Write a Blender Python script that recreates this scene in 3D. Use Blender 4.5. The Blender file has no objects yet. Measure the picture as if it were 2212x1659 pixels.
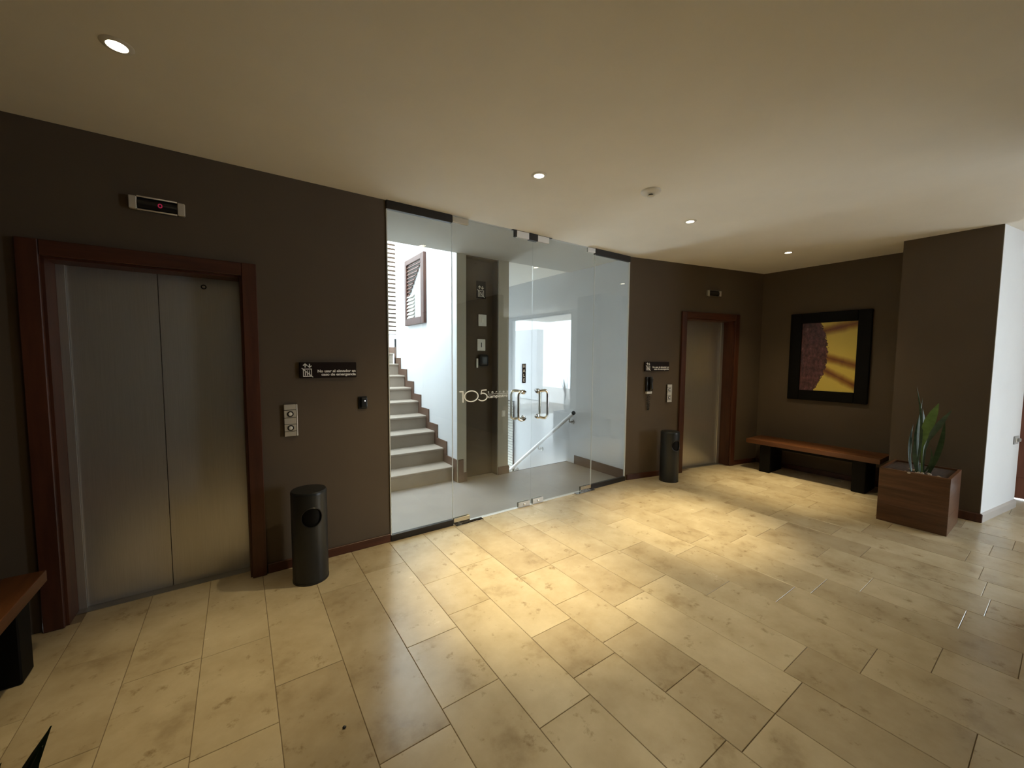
import bpy, bmesh, math, random
from mathutils import Vector, Matrix

C = bpy.context.scene.collection
SC = bpy.context.scene
R = math.radians

# ------------------------------------------------------------------ camera, sky, exposure
cam_d = bpy.data.cameras.new('camera')
cam = bpy.data.objects.new('camera', cam_d)
C.objects.link(cam)
YAW, PITCH, ROLL = R(34.766), R(3.806), R(0.343)
_f = Vector((math.sin(YAW) * math.cos(PITCH), math.cos(YAW) * math.cos(PITCH), -math.sin(PITCH)))
_r = Vector((math.cos(YAW), -math.sin(YAW), 0))
_u = _r.cross(_f)
_r2 = _r * math.cos(ROLL) + _u * math.sin(ROLL)
_u2 = -_r * math.sin(ROLL) + _u * math.cos(ROLL)
m = Matrix((_r2, _u2, -_f)).transposed().to_4x4()
m.translation = Vector((0, -3.235, 1.551))
cam.matrix_world = m
cam_d.sensor_fit = 'HORIZONTAL'
cam_d.sensor_width = 36.0
cam_d.lens = 851.23 / 2212 * 36.0
cam_d.clip_start = 0.02
cam_d.clip_end = 200
SC.camera = cam

world = bpy.data.worlds.new('overcast_sky')
SC.world = world
world.use_nodes = True
bg = world.node_tree.nodes['Background']
bg.inputs['Color'].default_value = (0.78, 0.90, 1.0, 1)
bg.inputs['Strength'].default_value = 14.5

SC.view_settings.view_transform = 'Standard'
SC.view_settings.look = 'None'
SC.view_settings.gamma = 1.0
SC.view_settings.exposure = 0.12
SC.view_settings.use_curve_mapping = False
SC.cycles.max_bounces = 10
SC.cycles.diffuse_bounces = 6
SC.cycles.glossy_bounces = 6
SC.cycles.transparent_max_bounces = 16
SC.cycles.sample_clamp_indirect = 10.0
SC.cycles.use_denoising = True

LAMP_COL = (1.0, 0.80, 0.45)
LAMP_NARROW, LAMP_WIDE = 330.0, 80.0


# sky portals at the real openings (they emit nothing, they only guide sky sampling)
def portal(name, loc, rot, sx, sy):
    d = bpy.data.lights.new(name, 'AREA')
    d.shape = 'RECTANGLE'
    d.size, d.size_y = sx, sy
    d.cycles.is_portal = True
    o = bpy.data.objects.new(name, d)
    o.location = loc
    o.rotation_euler = rot
    C.objects.link(o)


portal('entrance_portal', (7.08, -5.7, 1.37), (0, R(90), 0), 2.74, 2.8)
portal('stair_portal', (1.85, 2.85, 4.15), (0, 0, 0), 2.0, 3.5)
portal('lower_stair_portal', (3.49, 4.62, -0.475), (R(-90), 0, 0), 1.1, 1.95)

# ------------------------------------------------------------------ helpers


def new_mat(name):
    mt = bpy.data.materials.new(name)
    mt.use_nodes = True
    nt = mt.node_tree
    return mt, nt, nt.nodes['Principled BSDF']


def setc(b, col=None, rough=None, metal=None, spec=None):
    if col is not None:
        b.inputs['Base Color'].default_value = (*col, 1)
    if rough is not None:
        b.inputs['Roughness'].default_value = rough
    if metal is not None:
        b.inputs['Metallic'].default_value = metal
    if spec is not None:
        b.inputs['Specular IOR Level'].default_value = spec


def coords(nt, scale=(1, 1, 1), kind='Object'):
    tc = nt.nodes.new('ShaderNodeTexCoord')
    mp = nt.nodes.new('ShaderNodeMapping')
    mp.inputs['Scale'].default_value = scale
    nt.links.new(tc.outputs[kind], mp.inputs['Vector'])
    return mp.outputs['Vector']


def noise(nt, vec, scale, detail=4, rough=0.55):
    n = nt.nodes.new('ShaderNodeTexNoise')
    n.inputs['Scale'].default_value = scale
    n.inputs['Detail'].default_value = detail
    n.inputs['Roughness'].default_value = rough
    nt.links.new(vec, n.inputs['Vector'])
    return n.outputs['Fac']


def ramp(nt, fac, stops):
    r = nt.nodes.new('ShaderNodeValToRGB')
    el = r.color_ramp.elements
    while len(el) < len(stops):
        el.new(0.5)
    for e, (p, c) in zip(el, stops):
        e.position = p
        e.color = (*c, 1)
    nt.links.new(fac, r.inputs['Fac'])
    return r.outputs['Color']


def bump(nt, b, fac, strength=0.1, dist=0.01):
    bn = nt.nodes.new('ShaderNodeBump')
    bn.inputs['Strength'].default_value = strength
    bn.inputs['Distance'].default_value = dist
    nt.links.new(fac, bn.inputs['Height'])
    nt.links.new(bn.outputs['Normal'], b.inputs['Normal'])


def paint(name, col, var=0.08, rough=0.6, metal=0.0, scale=2.5, bmp=0.05, stretch=(1, 1, 1), spec=0.5):
    mt, nt, b = new_mat(name)
    setc(b, col, rough, metal, spec)
    v = coords(nt, stretch)
    n = noise(nt, v, scale)
    lo = tuple(c * (1 - var) for c in col)
    hi = tuple(min(1, c * (1 + var)) for c in col)
    nt.links.new(ramp(nt, n, [(0.3, lo), (0.7, hi)]), b.inputs['Base Color'])
    if bmp:
        bump(nt, b, noise(nt, v, scale * 60, 2), bmp, 0.004)
    return mt


def wood(name, dark, light, rough=0.45, stretch=(1, 12, 12), scale=1.6, spec=0.5):
    mt, nt, b = new_mat(name)
    setc(b, light, rough, 0, spec)
    v = coords(nt, stretch)
    n = noise(nt, v, scale, 6, 0.6)
    nt.links.new(ramp(nt, n, [(0.32, dark), (0.68, light)]), b.inputs['Base Color'])
    bump(nt, b, noise(nt, v, scale * 8, 3), 0.12, 0.003)
    return mt


def brushed(name, col, rough=0.3, stretch=(90, 90, 1.2), var=0.12, metal=1.0):
    mt, nt, b = new_mat(name)
    setc(b, col, rough, metal)
    v = coords(nt, stretch)
    n = noise(nt, v, 3.0, 3)
    lo = tuple(c * (1 - var) for c in col)
    nt.links.new(ramp(nt, n, [(0.3, lo), (0.7, col)]), b.inputs['Base Color'])
    bump(nt, b, n, 0.03, 0.001)
    return mt


def emitter(name, col, strength):
    mt = bpy.data.materials.new(name)
    mt.use_nodes = True
    nt = mt.node_tree
    nt.nodes.clear()
    e = nt.nodes.new('ShaderNodeEmission')
    e.inputs['Color'].default_value = (*col, 1)
    e.inputs['Strength'].default_value = strength
    o = nt.nodes.new('ShaderNodeOutputMaterial')
    nt.links.new(e.outputs[0], o.inputs['Surface'])
    return mt


def thin_glass(name, tint, refl=0.04):
    """clear sheet glass: transparent + mirror mixed by Schlick reflectance, per face"""
    mt = bpy.data.materials.new(name)
    mt.use_nodes = True
    nt = mt.node_tree
    nt.nodes.clear()
    tr = nt.nodes.new('ShaderNodeBsdfTransparent')
    tr.inputs['Color'].default_value = (*tint, 1)
    gl = nt.nodes.new('ShaderNodeBsdfGlossy')
    gl.inputs['Roughness'].default_value = 0.004
    gl.inputs['Color'].default_value = (1, 1, 1, 1)
    geo = nt.nodes.new('ShaderNodeNewGeometry')
    dot = nt.nodes.new('ShaderNodeVectorMath')
    dot.operation = 'DOT_PRODUCT'
    nt.links.new(geo.outputs['Normal'], dot.inputs[0])
    nt.links.new(geo.outputs['Incoming'], dot.inputs[1])

    def mth(op, a, b_):
        n = nt.nodes.new('ShaderNodeMath')
        n.operation = op
        for i, x in enumerate((a, b_)):
            if x is None:
                continue
            if isinstance(x, (int, float)):
                n.inputs[i].default_value = x
            else:
                nt.links.new(x, n.inputs[i])
        return n.outputs[0]
    a = mth('ABSOLUTE', dot.outputs['Value'], None)
    q = mth('POWER', mth('SUBTRACT', 1.0, a), 5.0)
    fac = mth('ADD', mth('MULTIPLY', q, 1 - refl), refl)
    mx = nt.nodes.new('ShaderNodeMixShader')
    nt.links.new(fac, mx.inputs['Fac'])
    nt.links.new(tr.outputs[0], mx.inputs[1])
    nt.links.new(gl.outputs[0], mx.inputs[2])
    o = nt.nodes.new('ShaderNodeOutputMaterial')
    nt.links.new(mx.outputs[0], o.inputs['Surface'])
    return mt


class B:
    """collects shapes into one mesh"""

    def __init__(self):
        self.bm = bmesh.new()

    def box(self, x0, x1, y0, y1, z0, z1, bev=0.0, seg=1):
        vs = [self.bm.verts.new((x, y, z)) for x in (x0, x1) for y in (y0, y1) for z in (z0, z1)]
        idx = [(0, 1, 3, 2), (4, 6, 7, 5), (0, 4, 5, 1), (2, 3, 7, 6), (0, 2, 6, 4), (1, 5, 7, 3)]
        fs = [self.bm.faces.new([vs[i] for i in f]) for f in idx]
        if bev:
            es = list({e for f in fs for e in f.edges})
            bmesh.ops.bevel(self.bm, geom=es, offset=bev, segments=seg, affect='EDGES', profile=0.5)
        return self

    def prism(self, pts, axis, a, b):
        """polygon pts (2-D) extruded along axis ('x','y','z') from a to b"""
        def co(p, t):
            return {'x': (t, p[0], p[1]), 'y': (p[0], t, p[1]), 'z': (p[0], p[1], t)}[axis]
        n = len(pts)
        va = [self.bm.verts.new(co(p, a)) for p in pts]
        vb = [self.bm.verts.new(co(p, b)) for p in pts]
        self.bm.faces.new(va)
        self.bm.faces.new(list(reversed(vb)))
        for i in range(n):
            j = (i + 1) % n
            self.bm.faces.new((va[i], vb[i], vb[j], va[j]))
        return self

    def lathe(self, prof, seg=32, c=(0, 0, 0), axis='z'):
        """prof: (radius, height) list"""
        rings = []
        for r, h in prof:
            ring = []
            if r < 1e-6:
                ring = [self.bm.verts.new(self._ax(0, 0, h, c, axis))]
            else:
                for i in range(seg):
                    t = 2 * math.pi * i / seg
                    ring.append(self.bm.verts.new(self._ax(r * math.cos(t), r * math.sin(t), h, c, axis)))
            rings.append(ring)
        for a, b in zip(rings, rings[1:]):
            if len(a) == 1 and len(b) == 1:
                continue
            for i in range(seg):
                j = (i + 1) % seg
                if len(a) == 1:
                    self.bm.faces.new((a[0], b[i], b[j]))
                elif len(b) == 1:
                    self.bm.faces.new((a[i], a[j], b[0]))
                else:
                    self.bm.faces.new((a[i], a[j], b[j], b[i]))
        for ring in (rings[0], rings[-1]):
            if len(ring) > 1 and prof[0] != prof[-1]:
                self.bm.faces.new(ring)
        return self

    @staticmethod
    def _ax(x, y, h, c, axis):
        v = {'z': (x, y, h), 'y': (x, h, y), 'x': (h, x, y)}[axis]
        return (v[0] + c[0], v[1] + c[1], v[2] + c[2])

    def tube(self, pts, r, seg=10, square=False):
        pts = [Vector(p) for p in pts]
        n = len(pts)
        rr = r if isinstance(r, (list, tuple)) else [r] * n
        t0 = (pts[1] - pts[0]).normalized()
        up = Vector((0, 0, 1)) if abs(t0.z) < 0.9 else Vector((1, 0, 0))
        nrm = (up - t0 * up.dot(t0)).normalized()
        rings = []
        for i, p in enumerate(pts):
            t = (pts[min(i + 1, n - 1)] - pts[max(i - 1, 0)]).normalized()
            nrm = (nrm - t * nrm.dot(t)).normalized()
            bn = t.cross(nrm)
            k = 4 if square else seg
            ring = []
            for j in range(k):
                a = 2 * math.pi * j / k + (math.pi / 4 if square else 0)
                ring.append(self.bm.verts.new(p + (nrm * math.cos(a) + bn * math.sin(a)) * rr[i]))
            rings.append(ring)
        for a, b in zip(rings, rings[1:]):
            k = len(a)
            for j in range(k):
                self.bm.faces.new((a[j], a[(j + 1) % k], b[(j + 1) % k], b[j]))
        self.bm.faces.new(rings[0])
        self.bm.faces.new(list(reversed(rings[-1])))
        return self

    def stroke(self, pts, w, y0, y1):
        """flat ribbon in the x-z plane with real thickness y0..y1"""
        n = len(pts)
        L, Rr = [], []
        for i, p in enumerate(pts):
            a, b = pts[max(i - 1, 0)], pts[min(i + 1, n - 1)]
            dx, dz = b[0] - a[0], b[1] - a[1]
            l = math.hypot(dx, dz)
            nx, nz = -dz / l * w / 2, dx / l * w / 2
            L.append((p[0] + nx, p[1] + nz))
            Rr.append((p[0] - nx, p[1] - nz))
        for i in range(n - 1):
            self.prism([L[i], L[i + 1], Rr[i + 1], Rr[i]], 'y', y0, y1)
        return self

    def blade(self, spine, width, thick=0.004, side=Vector((1, 0, 0)), twist=0.0):
        """leaf: spine points, per-point width"""
        spine = [Vector(s) for s in spine]
        n = len(spine)
        rings = []
        for i, p in enumerate(spine):
            t = (spine[min(i + 1, n - 1)] - spine[max(i - 1, 0)]).normalized()
            s = side.copy()
            s.rotate(Matrix.Rotation(twist * i / n, 3, 'Z'))
            s = (s - t * s.dot(t)).normalized()
            nr = t.cross(s)
            w = width[i] / 2
            th = thick * (0.4 + 0.6 * w / (max(width) / 2))
            rings.append([self.bm.verts.new(p + s * w + nr * w * 0.3), self.bm.verts.new(p - nr * th),
                          self.bm.verts.new(p - s * w + nr * w * 0.3), self.bm.verts.new(p + nr * th)])
        for a, b in zip(rings, rings[1:]):
            for j in range(4):
                self.bm.faces.new((a[j], a[(j + 1) % 4], b[(j + 1) % 4], b[j]))
        self.bm.faces.new(rings[0])
        self.bm.faces.new(list(reversed(rings[-1])))
        return self

    def xf(self, mat4):
        bmesh.ops.transform(self.bm, matrix=mat4, verts=self.bm.verts)
        return self

    def out(self, name, mat, parent=None, smooth=False):
        bmesh.ops.recalc_face_normals(self.bm, faces=self.bm.faces)
        me = bpy.data.meshes.new(name)
        self.bm.to_mesh(me)
        self.bm.free()
        me.materials.append(mat)
        if smooth:
            me.polygons.foreach_set('use_smooth', [True] * len(me.polygons))
            me.set_sharp_from_angle(angle=R(40))
        o = bpy.data.objects.new(name, me)
        C.objects.link(o)
        if parent:
            o.parent = parent
        return o


def tag(o, label=None, cat=None, group=None, kind=None):
    if label:
        o['label'] = label
    if cat:
        o['category'] = cat
    if group:
        o['group'] = group
    if kind:
        o['kind'] = kind
    return o


def thing(name, label, cat, loc=(0, 0, 0), rz=0.0, group=None, kind=None):
    o = bpy.data.objects.new(name, None)
    o.empty_display_size = 0.1
    o.location = loc
    o.rotation_euler = (0, 0, rz)
    C.objects.link(o)
    return tag(o, label, cat, group, kind)


def struct(name, b, mat, label=None):
    o = b.out(name, mat)
    return tag(o, label, None, None, 'structure')


def text_mesh(body, size, mat, name, parent, mtx, extrude=0.0006, offset=0.0, align='LEFT', sx=1.0, spacing=1.0):
    cu = bpy.data.curves.new(name, 'FONT')
    cu.body = body
    cu.size = size
    cu.extrude = extrude
    cu.offset = offset
    cu.align_x = align
    cu.space_character = spacing
    cu.resolution_u = 4
    tmp = bpy.data.objects.new('tmp_text', cu)
    C.objects.link(tmp)
    bpy.context.view_layer.update()
    me = bpy.data.meshes.new_from_object(tmp.evaluated_get(bpy.context.evaluated_depsgraph_get()))
    bpy.data.objects.remove(tmp)
    bpy.data.curves.remove(cu)
    me.name = name
    # text plane (x right, y up) -> wall plane (x right, z up, front towards -y)
    me.transform(mtx @ Matrix.Rotation(R(90), 4, 'X') @ Matrix.Diagonal((sx, 1, 1, 1)))
    me.materials.clear()
    me.materials.append(mat)
    o = bpy.data.objects.new(name, me)
    C.objects.link(o)
    o.parent = parent
    return o


# ------------------------------------------------------------------ materials
M = {}
M['brown_wall'] = paint('brown_wall_paint', (0.118, 0.090, 0.064), 0.06, 0.85, bmp=0.12, scale=1.2, spec=0.2)
M['white_wall'] = paint('white_wall_paint', (0.77, 0.785, 0.80), 0.02, 0.7, bmp=0.05)
M['ceiling'] = paint('ceiling_paint', (0.87, 0.83, 0.75), 0.02, 0.85, bmp=0.04)
M['ceiling_dimmed'] = paint('ceiling_paint_dimmed', (0.50, 0.48, 0.43), 0.02, 0.85, bmp=0.04)  # ceiling paint darkened: the landing's dimmer light is put into the colour
M['beige'] = paint('beige_front', (0.44, 0.41, 0.34), 0.02, 0.7, bmp=0.05)
M['grout'] = paint('grout', (0.20, 0.15, 0.10), 0.1, 0.9, bmp=0.1)
M['landing'] = paint('landing_floor_stone', (0.33, 0.30, 0.275), 0.07, 0.35, scale=3.0, bmp=0.02)
M['step'] = paint('step_stone', (0.33, 0.275, 0.22), 0.08, 0.6, scale=4.0, bmp=0.05)
M['red_wood'] = wood('red_brown_trim_wood', (0.050, 0.015, 0.008), (0.10, 0.032, 0.016), 0.42, (10, 10, 0.9))
M['red_wood_h'] = wood('red_brown_rail_wood', (0.050, 0.015, 0.008), (0.10, 0.032, 0.016), 0.42, (0.9, 10, 10))
M['skirt_stone'] = paint('brown_skirting', (0.13, 0.075, 0.05), 0.12, 0.5)
M['bench_wood'] = wood('bench_wood', (0.26, 0.085, 0.025), (0.46, 0.17, 0.055), 0.4, (8, 0.9, 8))
M['planter_wood'] = wood('planter_wood', (0.06, 0.022, 0.008), (0.17, 0.075, 0.034), 0.28, (9, 0.8, 9), 1.8)
M['planter_wood_x'] = wood('planter_side_wood', (0.06, 0.022, 0.008), (0.17, 0.075, 0.034), 0.28, (0.8, 9, 9), 1.8)
M['steel'] = brushed('brushed_elevator_steel', (0.66, 0.65, 0.64), 0.32, (90, 90, 1.0), 0.10, 0.82)
M['steel_h'] = brushed('brushed_plate_steel', (0.62, 0.60, 0.56), 0.3, (1.5, 60, 60))
M['chrome'] = paint('polished_chrome', (0.72, 0.70, 0.66), 0.03, 0.12, 1.0, bmp=0)
M['satin'] = paint('satin_aluminium', (0.80, 0.79, 0.77), 0.03, 0.5, 0.25, bmp=0)
M['dark_metal'] = paint('dark_bronze_channel', (0.022, 0.018, 0.016), 0.1, 0.4, 0.3, bmp=0)
M['plate'] = paint('satin_plate', (0.58, 0.54, 0.47), 0.08, 0.45, 0.35, bmp=0)
M['black'] = paint('black_plastic', (0.012, 0.012, 0.013), 0.1, 0.35, bmp=0)
M['black_matt'] = paint('matt_black', (0.005, 0.0045, 0.004), 0.1, 0.55, bmp=0, spec=0.12)
M['bin'] = paint('bin_charcoal_metal', (0.018, 0.020, 0.022), 0.1, 0.36, 0.1, bmp=0.03)
M['sign_face'] = paint('sign_dark_brown', (0.018, 0.011, 0.009), 0.08, 0.6, bmp=0, spec=0.12)
M['sign_print'] = paint('sign_white_print', (0.85, 0.83, 0.78), 0.02, 0.6, bmp=0)
M['frost'] = paint('frosted_film', (0.80, 0.80, 0.76), 0.02, 0.5, bmp=0)
M['seal'] = paint('clear_edge_seal', (0.70, 0.70, 0.66), 0.04, 0.4, bmp=0)
M['white_plastic'] = paint('white_plastic', (0.74, 0.71, 0.64), 0.03, 0.4, bmp=0)
M['grey_plastic'] = paint('grey_plastic', (0.42, 0.42, 0.42), 0.05, 0.45, bmp=0)
M['soil'] = paint('soil', (0.05, 0.03, 0.02), 0.4, 0.95, scale=30, bmp=0.6)
M['pebble'] = paint('pale_gravel', (0.45, 0.38, 0.30), 0.2, 0.8, scale=30, bmp=0.2)
M['cream'] = paint('cream_louvre', (0.82, 0.80, 0.72), 0.04, 0.5, bmp=0)
M['door_wood'] = wood('entrance_door_wood', (0.16, 0.055, 0.035), (0.27, 0.11, 0.07), 0.4, (9, 9, 0.8))
M['grey_base'] = paint('grey_baseboard', (0.48, 0.44, 0.40), 0.05, 0.5, bmp=0)
M['glass'] = thin_glass('clear_glass', (0.92, 0.93, 0.905))
M['pane'] = paint('shutter_pane', (0.50, 0.50, 0.49), 0.1, 0.2, bmp=0)
M['led'] = emitter('red_led', (1.0, 0.06, 0.16), 0.22)
M['lamp'] = emitter('halogen_lens', (1.0, 0.86, 0.62), 22.0)
M['led_white'] = emitter('reader_led', (1.0, 0.97, 0.9), 2.0)

# leaves
mt, nt, b = new_mat('snake_plant_leaf')
setc(b, (0.03, 0.06, 0.02), 0.4)
v = coords(nt, (3, 3, 22))
nt.links.new(ramp(nt, noise(nt, v, 1.0, 3), [(0.35, (0.020, 0.045, 0.016)), (0.7, (0.055, 0.10, 0.040))]), b.inputs['Base Color'])
M['leaf'] = mt
mt, nt, b = new_mat('young_leaf')
setc(b, (0.14, 0.26, 0.06), 0.4)
v = coords(nt, (6, 6, 12))
nt.links.new(ramp(nt, noise(nt, v, 1.5, 3), [(0.35, (0.11, 0.20, 0.05)), (0.7, (0.19, 0.32, 0.09))]), b.inputs['Base Color'])
M['leaf_light'] = mt

# travertine
mt, nt, b = new_mat('travertine')
v = coords(nt, (1, 1, 1))
oi = nt.nodes.new('ShaderNodeObjectInfo')
add = nt.nodes.new('ShaderNodeVectorMath')
add.operation = 'ADD'
rs = nt.nodes.new('ShaderNodeVectorMath')
rs.operation = 'SCALE'
rs.inputs[0].default_value = (37.0, 19.0, 11.0)
nt.links.new(oi.outputs['Random'], rs.inputs['Scale'])
nt.links.new(v, add.inputs[0])
nt.links.new(rs.outputs[0], add.inputs[1])
vv = add.outputs[0]
cloud = noise(nt, vv, 3.2, 7, 0.62)
base = ramp(nt, cloud, [(0.26, (0.33, 0.255, 0.155)), (0.42, (0.50, 0.415, 0.275)), (0.66, (0.60, 0.515, 0.36))])
spots = noise(nt, vv, 11.0, 5, 0.7)
spm = ramp(nt, spots, [(0.60, (1, 1, 1)), (0.74, (0.52, 0.46, 0.38))])
mul = nt.nodes.new('ShaderNodeMixRGB')
mul.blend_type = 'MULTIPLY'
mul.inputs['Fac'].default_value = 0.95
nt.links.new(base, mul.inputs['Color1'])
nt.links.new(spm, mul.inputs['Color2'])
tone = ramp(nt, oi.outputs['Random'], [(0.0, (0.84, 0.82, 0.80)), (0.5, (0.94, 0.93, 0.91)), (1.0, (1.05, 1.05, 1.05))])
mul2 = nt.nodes.new('ShaderNodeMixRGB')
mul2.blend_type = 'MULTIPLY'
mul2.inputs['Fac'].default_value = 1.0
nt.links.new(mul.outputs[0], mul2.inputs['Color1'])
nt.links.new(tone, mul2.inputs['Color2'])
nt.links.new(mul2.outputs[0], b.inputs['Base Color'])
rr = nt.nodes.new('ShaderNodeMapRange')
rr.inputs['To Min'].default_value = 0.17
rr.inputs['To Max'].default_value = 0.32
b.inputs['Specular IOR Level'].default_value = 0.36
nt.links.new(cloud, rr.inputs['Value'])
nt.links.new(rr.outputs[0], b.inputs['Roughness'])
bump(nt, b, spots, 0.04, 0.003)
M['tile'] = mt

# ------------------------------------------------------------------ room shell
H = 2.8
W2 = Vector((4.0, 0, 0))                    # start of the angled wall
W2A = math.atan2(-0.506, 2.385)
W2L = 2.438
W2M = Matrix.Translation(W2) @ Matrix.Rotation(W2A, 4, 'Z')

floor = struct('floor', B().box(-4.2, 9.0, -7.5, 0.0, -0.12, -0.003).box(-1.0, 0.2, -0.001, 0.24, -0.12, -0.003)
               .box(0.9, 4.03, -0.001, 0.02, -0.12, -0.003).box(4.0, 7.2, -0.001, 0.3, -0.12, -0.003), M['grout'])
# stone tiles: 0.298 m wide courses running towards the glass, mixed lengths
random.seed(11)
TW, TX0 = 0.2985, 0.690
known = {-1: [-0.49, -1.80], 0: [-0.40, -1.27, -1.715, -2.35], 1: [-0.765, -1.15, -2.03], 2: [-0.71, -1.585, -1.92, -2.5],
         3: [-1.05, -1.44, -1.835, -2.22, -2.56], 4: [-0.40, -1.04, -1.66, -2.56], 5: [-0.42, -1.17, -1.62, -2.48], -2: [-0.30, -1.165, -1.95],
         -3: [-0.75, -1.38], -4: [-0.74, -1.35], -5: [-0.45, -1.1], 6: [-0.5, -1.20, -1.92, -2.7], 7: [-0.8, -1.5, -2.21, -2.9]}
for k in range(-8, 27):
    x0 = TX0 + k * TW
    x1 = x0 + TW
    # the course starts at the wall line
    if x0 < 4.0:
        top = 0.0
        if -0.9 < x0 + TW / 2 < 0.1:
            top = 0.165
    else:
        top = -(x0 - 4.0) * 0.506 / 2.385
        if 4.9 < x0 < 5.75:
            top += 0.165
    near = -3.7 if x0 < 2.5 else -4.6
    if x0 > 6.0:
        near = -5.0
    ends = [top]
    for e in known.get(k, []):
        ends.append(e)
    while ends[-1] > near:
        ends.append(ends[-1] - random.choice((0.44, 0.5, 0.6, 0.62, 0.75, 0.85)))
    for a, b_ in zip(ends, ends[1:]):
        g = 0.0011
        dz = random.uniform(-0.0004, 0.0004)
        cx, cy = (x0 + x1) / 2, (a + b_) / 2
        hx, hy = TW / 2 - g, (a - b_) / 2 - g
        t = B().box(-hx, hx, -hy, hy, -0.003, 0.0)
        top_e = [e for e in t.bm.edges if all(abs(vt.co.z) < 1e-6 for vt in e.verts)]
        bmesh.ops.bevel(t.bm, geom=top_e, offset=0.0016, segments=1, affect='EDGES')
        o = t.out('tile', M['tile'], floor)
        o.location = (cx, cy, dz)

# ceiling slabs (the landing behind the glass shares the level)
struct('ceiling', B().box(-4.2, 9.0, -7.5, 0.0, H, H + 0.25).box(-1.5, 0.71, -0.001, 0.3, H, H + 0.25).box(4.19, 7.4, -0.001, 0.3, H, H + 0.25), M['ceiling'])

struct('ceiling_landing', B().box(0.7, 4.2, 0.0, 1.1, H, H + 0.25), M['ceiling_dimmed'])
# back wall left of the glass, with the elevator opening
OP0, OP1, OPH = -0.86, 0.035, 2.085
struct('wall_back_left', B().box(OP0 - 0.1, OP1 + 0.1, 0.2, 0.26, -0.12, H).box(-1.35, OP0, 0, 0.2, 0, H).box(OP1, 1.006, 0, 0.2, 0, H).box(OP0, OP1, 0, 0.2, OPH, H), M['brown_wall'])
# angled back wall right of the glass
struct('wall_back_right', B().box(0.85, 1.97, 0.2, 0.26, -0.12, H).box(0, 0.08, 0, 0.012, 0, H).box(0.08, 0.95, 0, 0.2, 0, H).box(1.865, W2L + 0.05, 0, 0.2, 0, H).box(0.95, 1.865, 0, 0.2, OPH + 0.01, H).xf(W2M), M['brown_wall'])
struct('wall_right', B().box(6.39, 6.55, -2.2, -0.5, 0, H), M['brown_wall'])
struct('wall_pillar', B().prism([(5.8, -2.1), (5.8, -2.765), (6.38, -2.84), (6.39, -2.84), (6.39, -2.1)], 'z', 0, H), M['brown_wall'])
# white return wall towards the entrance
_wa = math.atan2(-0.145, 0.92)
WRM = Matrix.Translation((5.803, -2.7655, 0)) @ Matrix.Rotation(_wa, 4, 'Z')
struct('wall_entrance', B().box(0, 0.93, -0.004, 0.07, 0, H).xf(WRM).box(6.56, 6.72, -2.83, -2.0, 0, H), M['white_wall'])
struct('baseboard_entrance', B().box(0.0, 0.945, -0.018, -0.004, 0, 0.07).prism([(-0.018, 0.07), (-0.004, 0.07), (-0.004, 0.088)], 'x', 0.0, 0.945).xf(WRM), M['grey_base'])
# far side of the entrance: wooden door and big glazed opening to daylight
struct('wall_east', B().box(7.1, 7.3, -2.5, 1.0, 0, H).box(7.1, 7.3, -4.3, -3.9, 0, H).box(7.1, 7.3, -7.5, -7.1, 0, H)
       .box(7.1, 7.3, -7.1, -4.3, 2.74, H).box(7.1, 7.3, -3.9, -2.5, 2.3, H), M['white_wall'])
struct('wall_rear', B().box(4.4, 7.3, -7.5, -7.3, 0, H), M['brown_wall'])
struct('wall_outside', B().box(9.0, 9.3, -9.6, -8.15, 0, 2.6), M['white_wall'])
struct('floor_outside', B().box(7.3, 14.0, -14.0, 1.0, -0.2, -0.03), M['grey_base'])
struct('daylight_blocker', B().box(4.25, 4.4, -7.3, -3.42, 0, H), M['brown_wall'])  # unseen wall, added to block entrance daylight from the left side
struct('wall_rear_left', B().box(-4.2, 4.4, -7.5, -7.3, 0, H).box(-4.2, -4.0, -7.3, -2.4, 0, H), M['white_wall'])
struct('wall_left', B().box(-1.5, -1.35, -2.4, 0.2, 0, H).box(-4.0, -1.5, -2.4, -2.2, 0, H), M['brown_wall'])

# baseboards of the brown walls
struct('baseboard_left', B().box(0.125, 1.006, -0.014, 0.0, 0, 0.068, 0.003), M['red_wood_h'])
bbr = B().box(0.03, 0.865, -0.014, 0.0, 0, 0.07, 0.003).box(1.96, 2.43, -0.014, 0.0, 0, 0.07, 0.003)
struct('baseboard_back', bbr.xf(W2M), M['red_wood_h'])
struct('baseboard_right', B().box(6.376, 6.39, -2.1, -0.53, 0, 0.07, 0.003), M['red_wood_h'])
struct('baseboard_pillar', B().box(5.782, 5.8, -2.785, -2.1, 0, 0.085, 0.006), M['red_wood'])

# ------------------------------------------------------------------ stairwell behind the glass
struct('floor_landing', B().box(0.86, 4.03, 0.02, 1.10, -0.15, 0.0).box(0.86, 2.2, 1.10, 1.215, -0.15, 0.0), M['landing'])
struct('trim_1', B().box(2.94, 4.03, 1.10, 1.112, -0.05, 0.0015), M['dark_metal'])       # nosing strip at the top of the descending flight
ZT = 4.15
struct('wall_stair_left', B().box(0.7, 0.86, 0.2, 4.599, -0.2, ZT), M['white_wall'])
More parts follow.
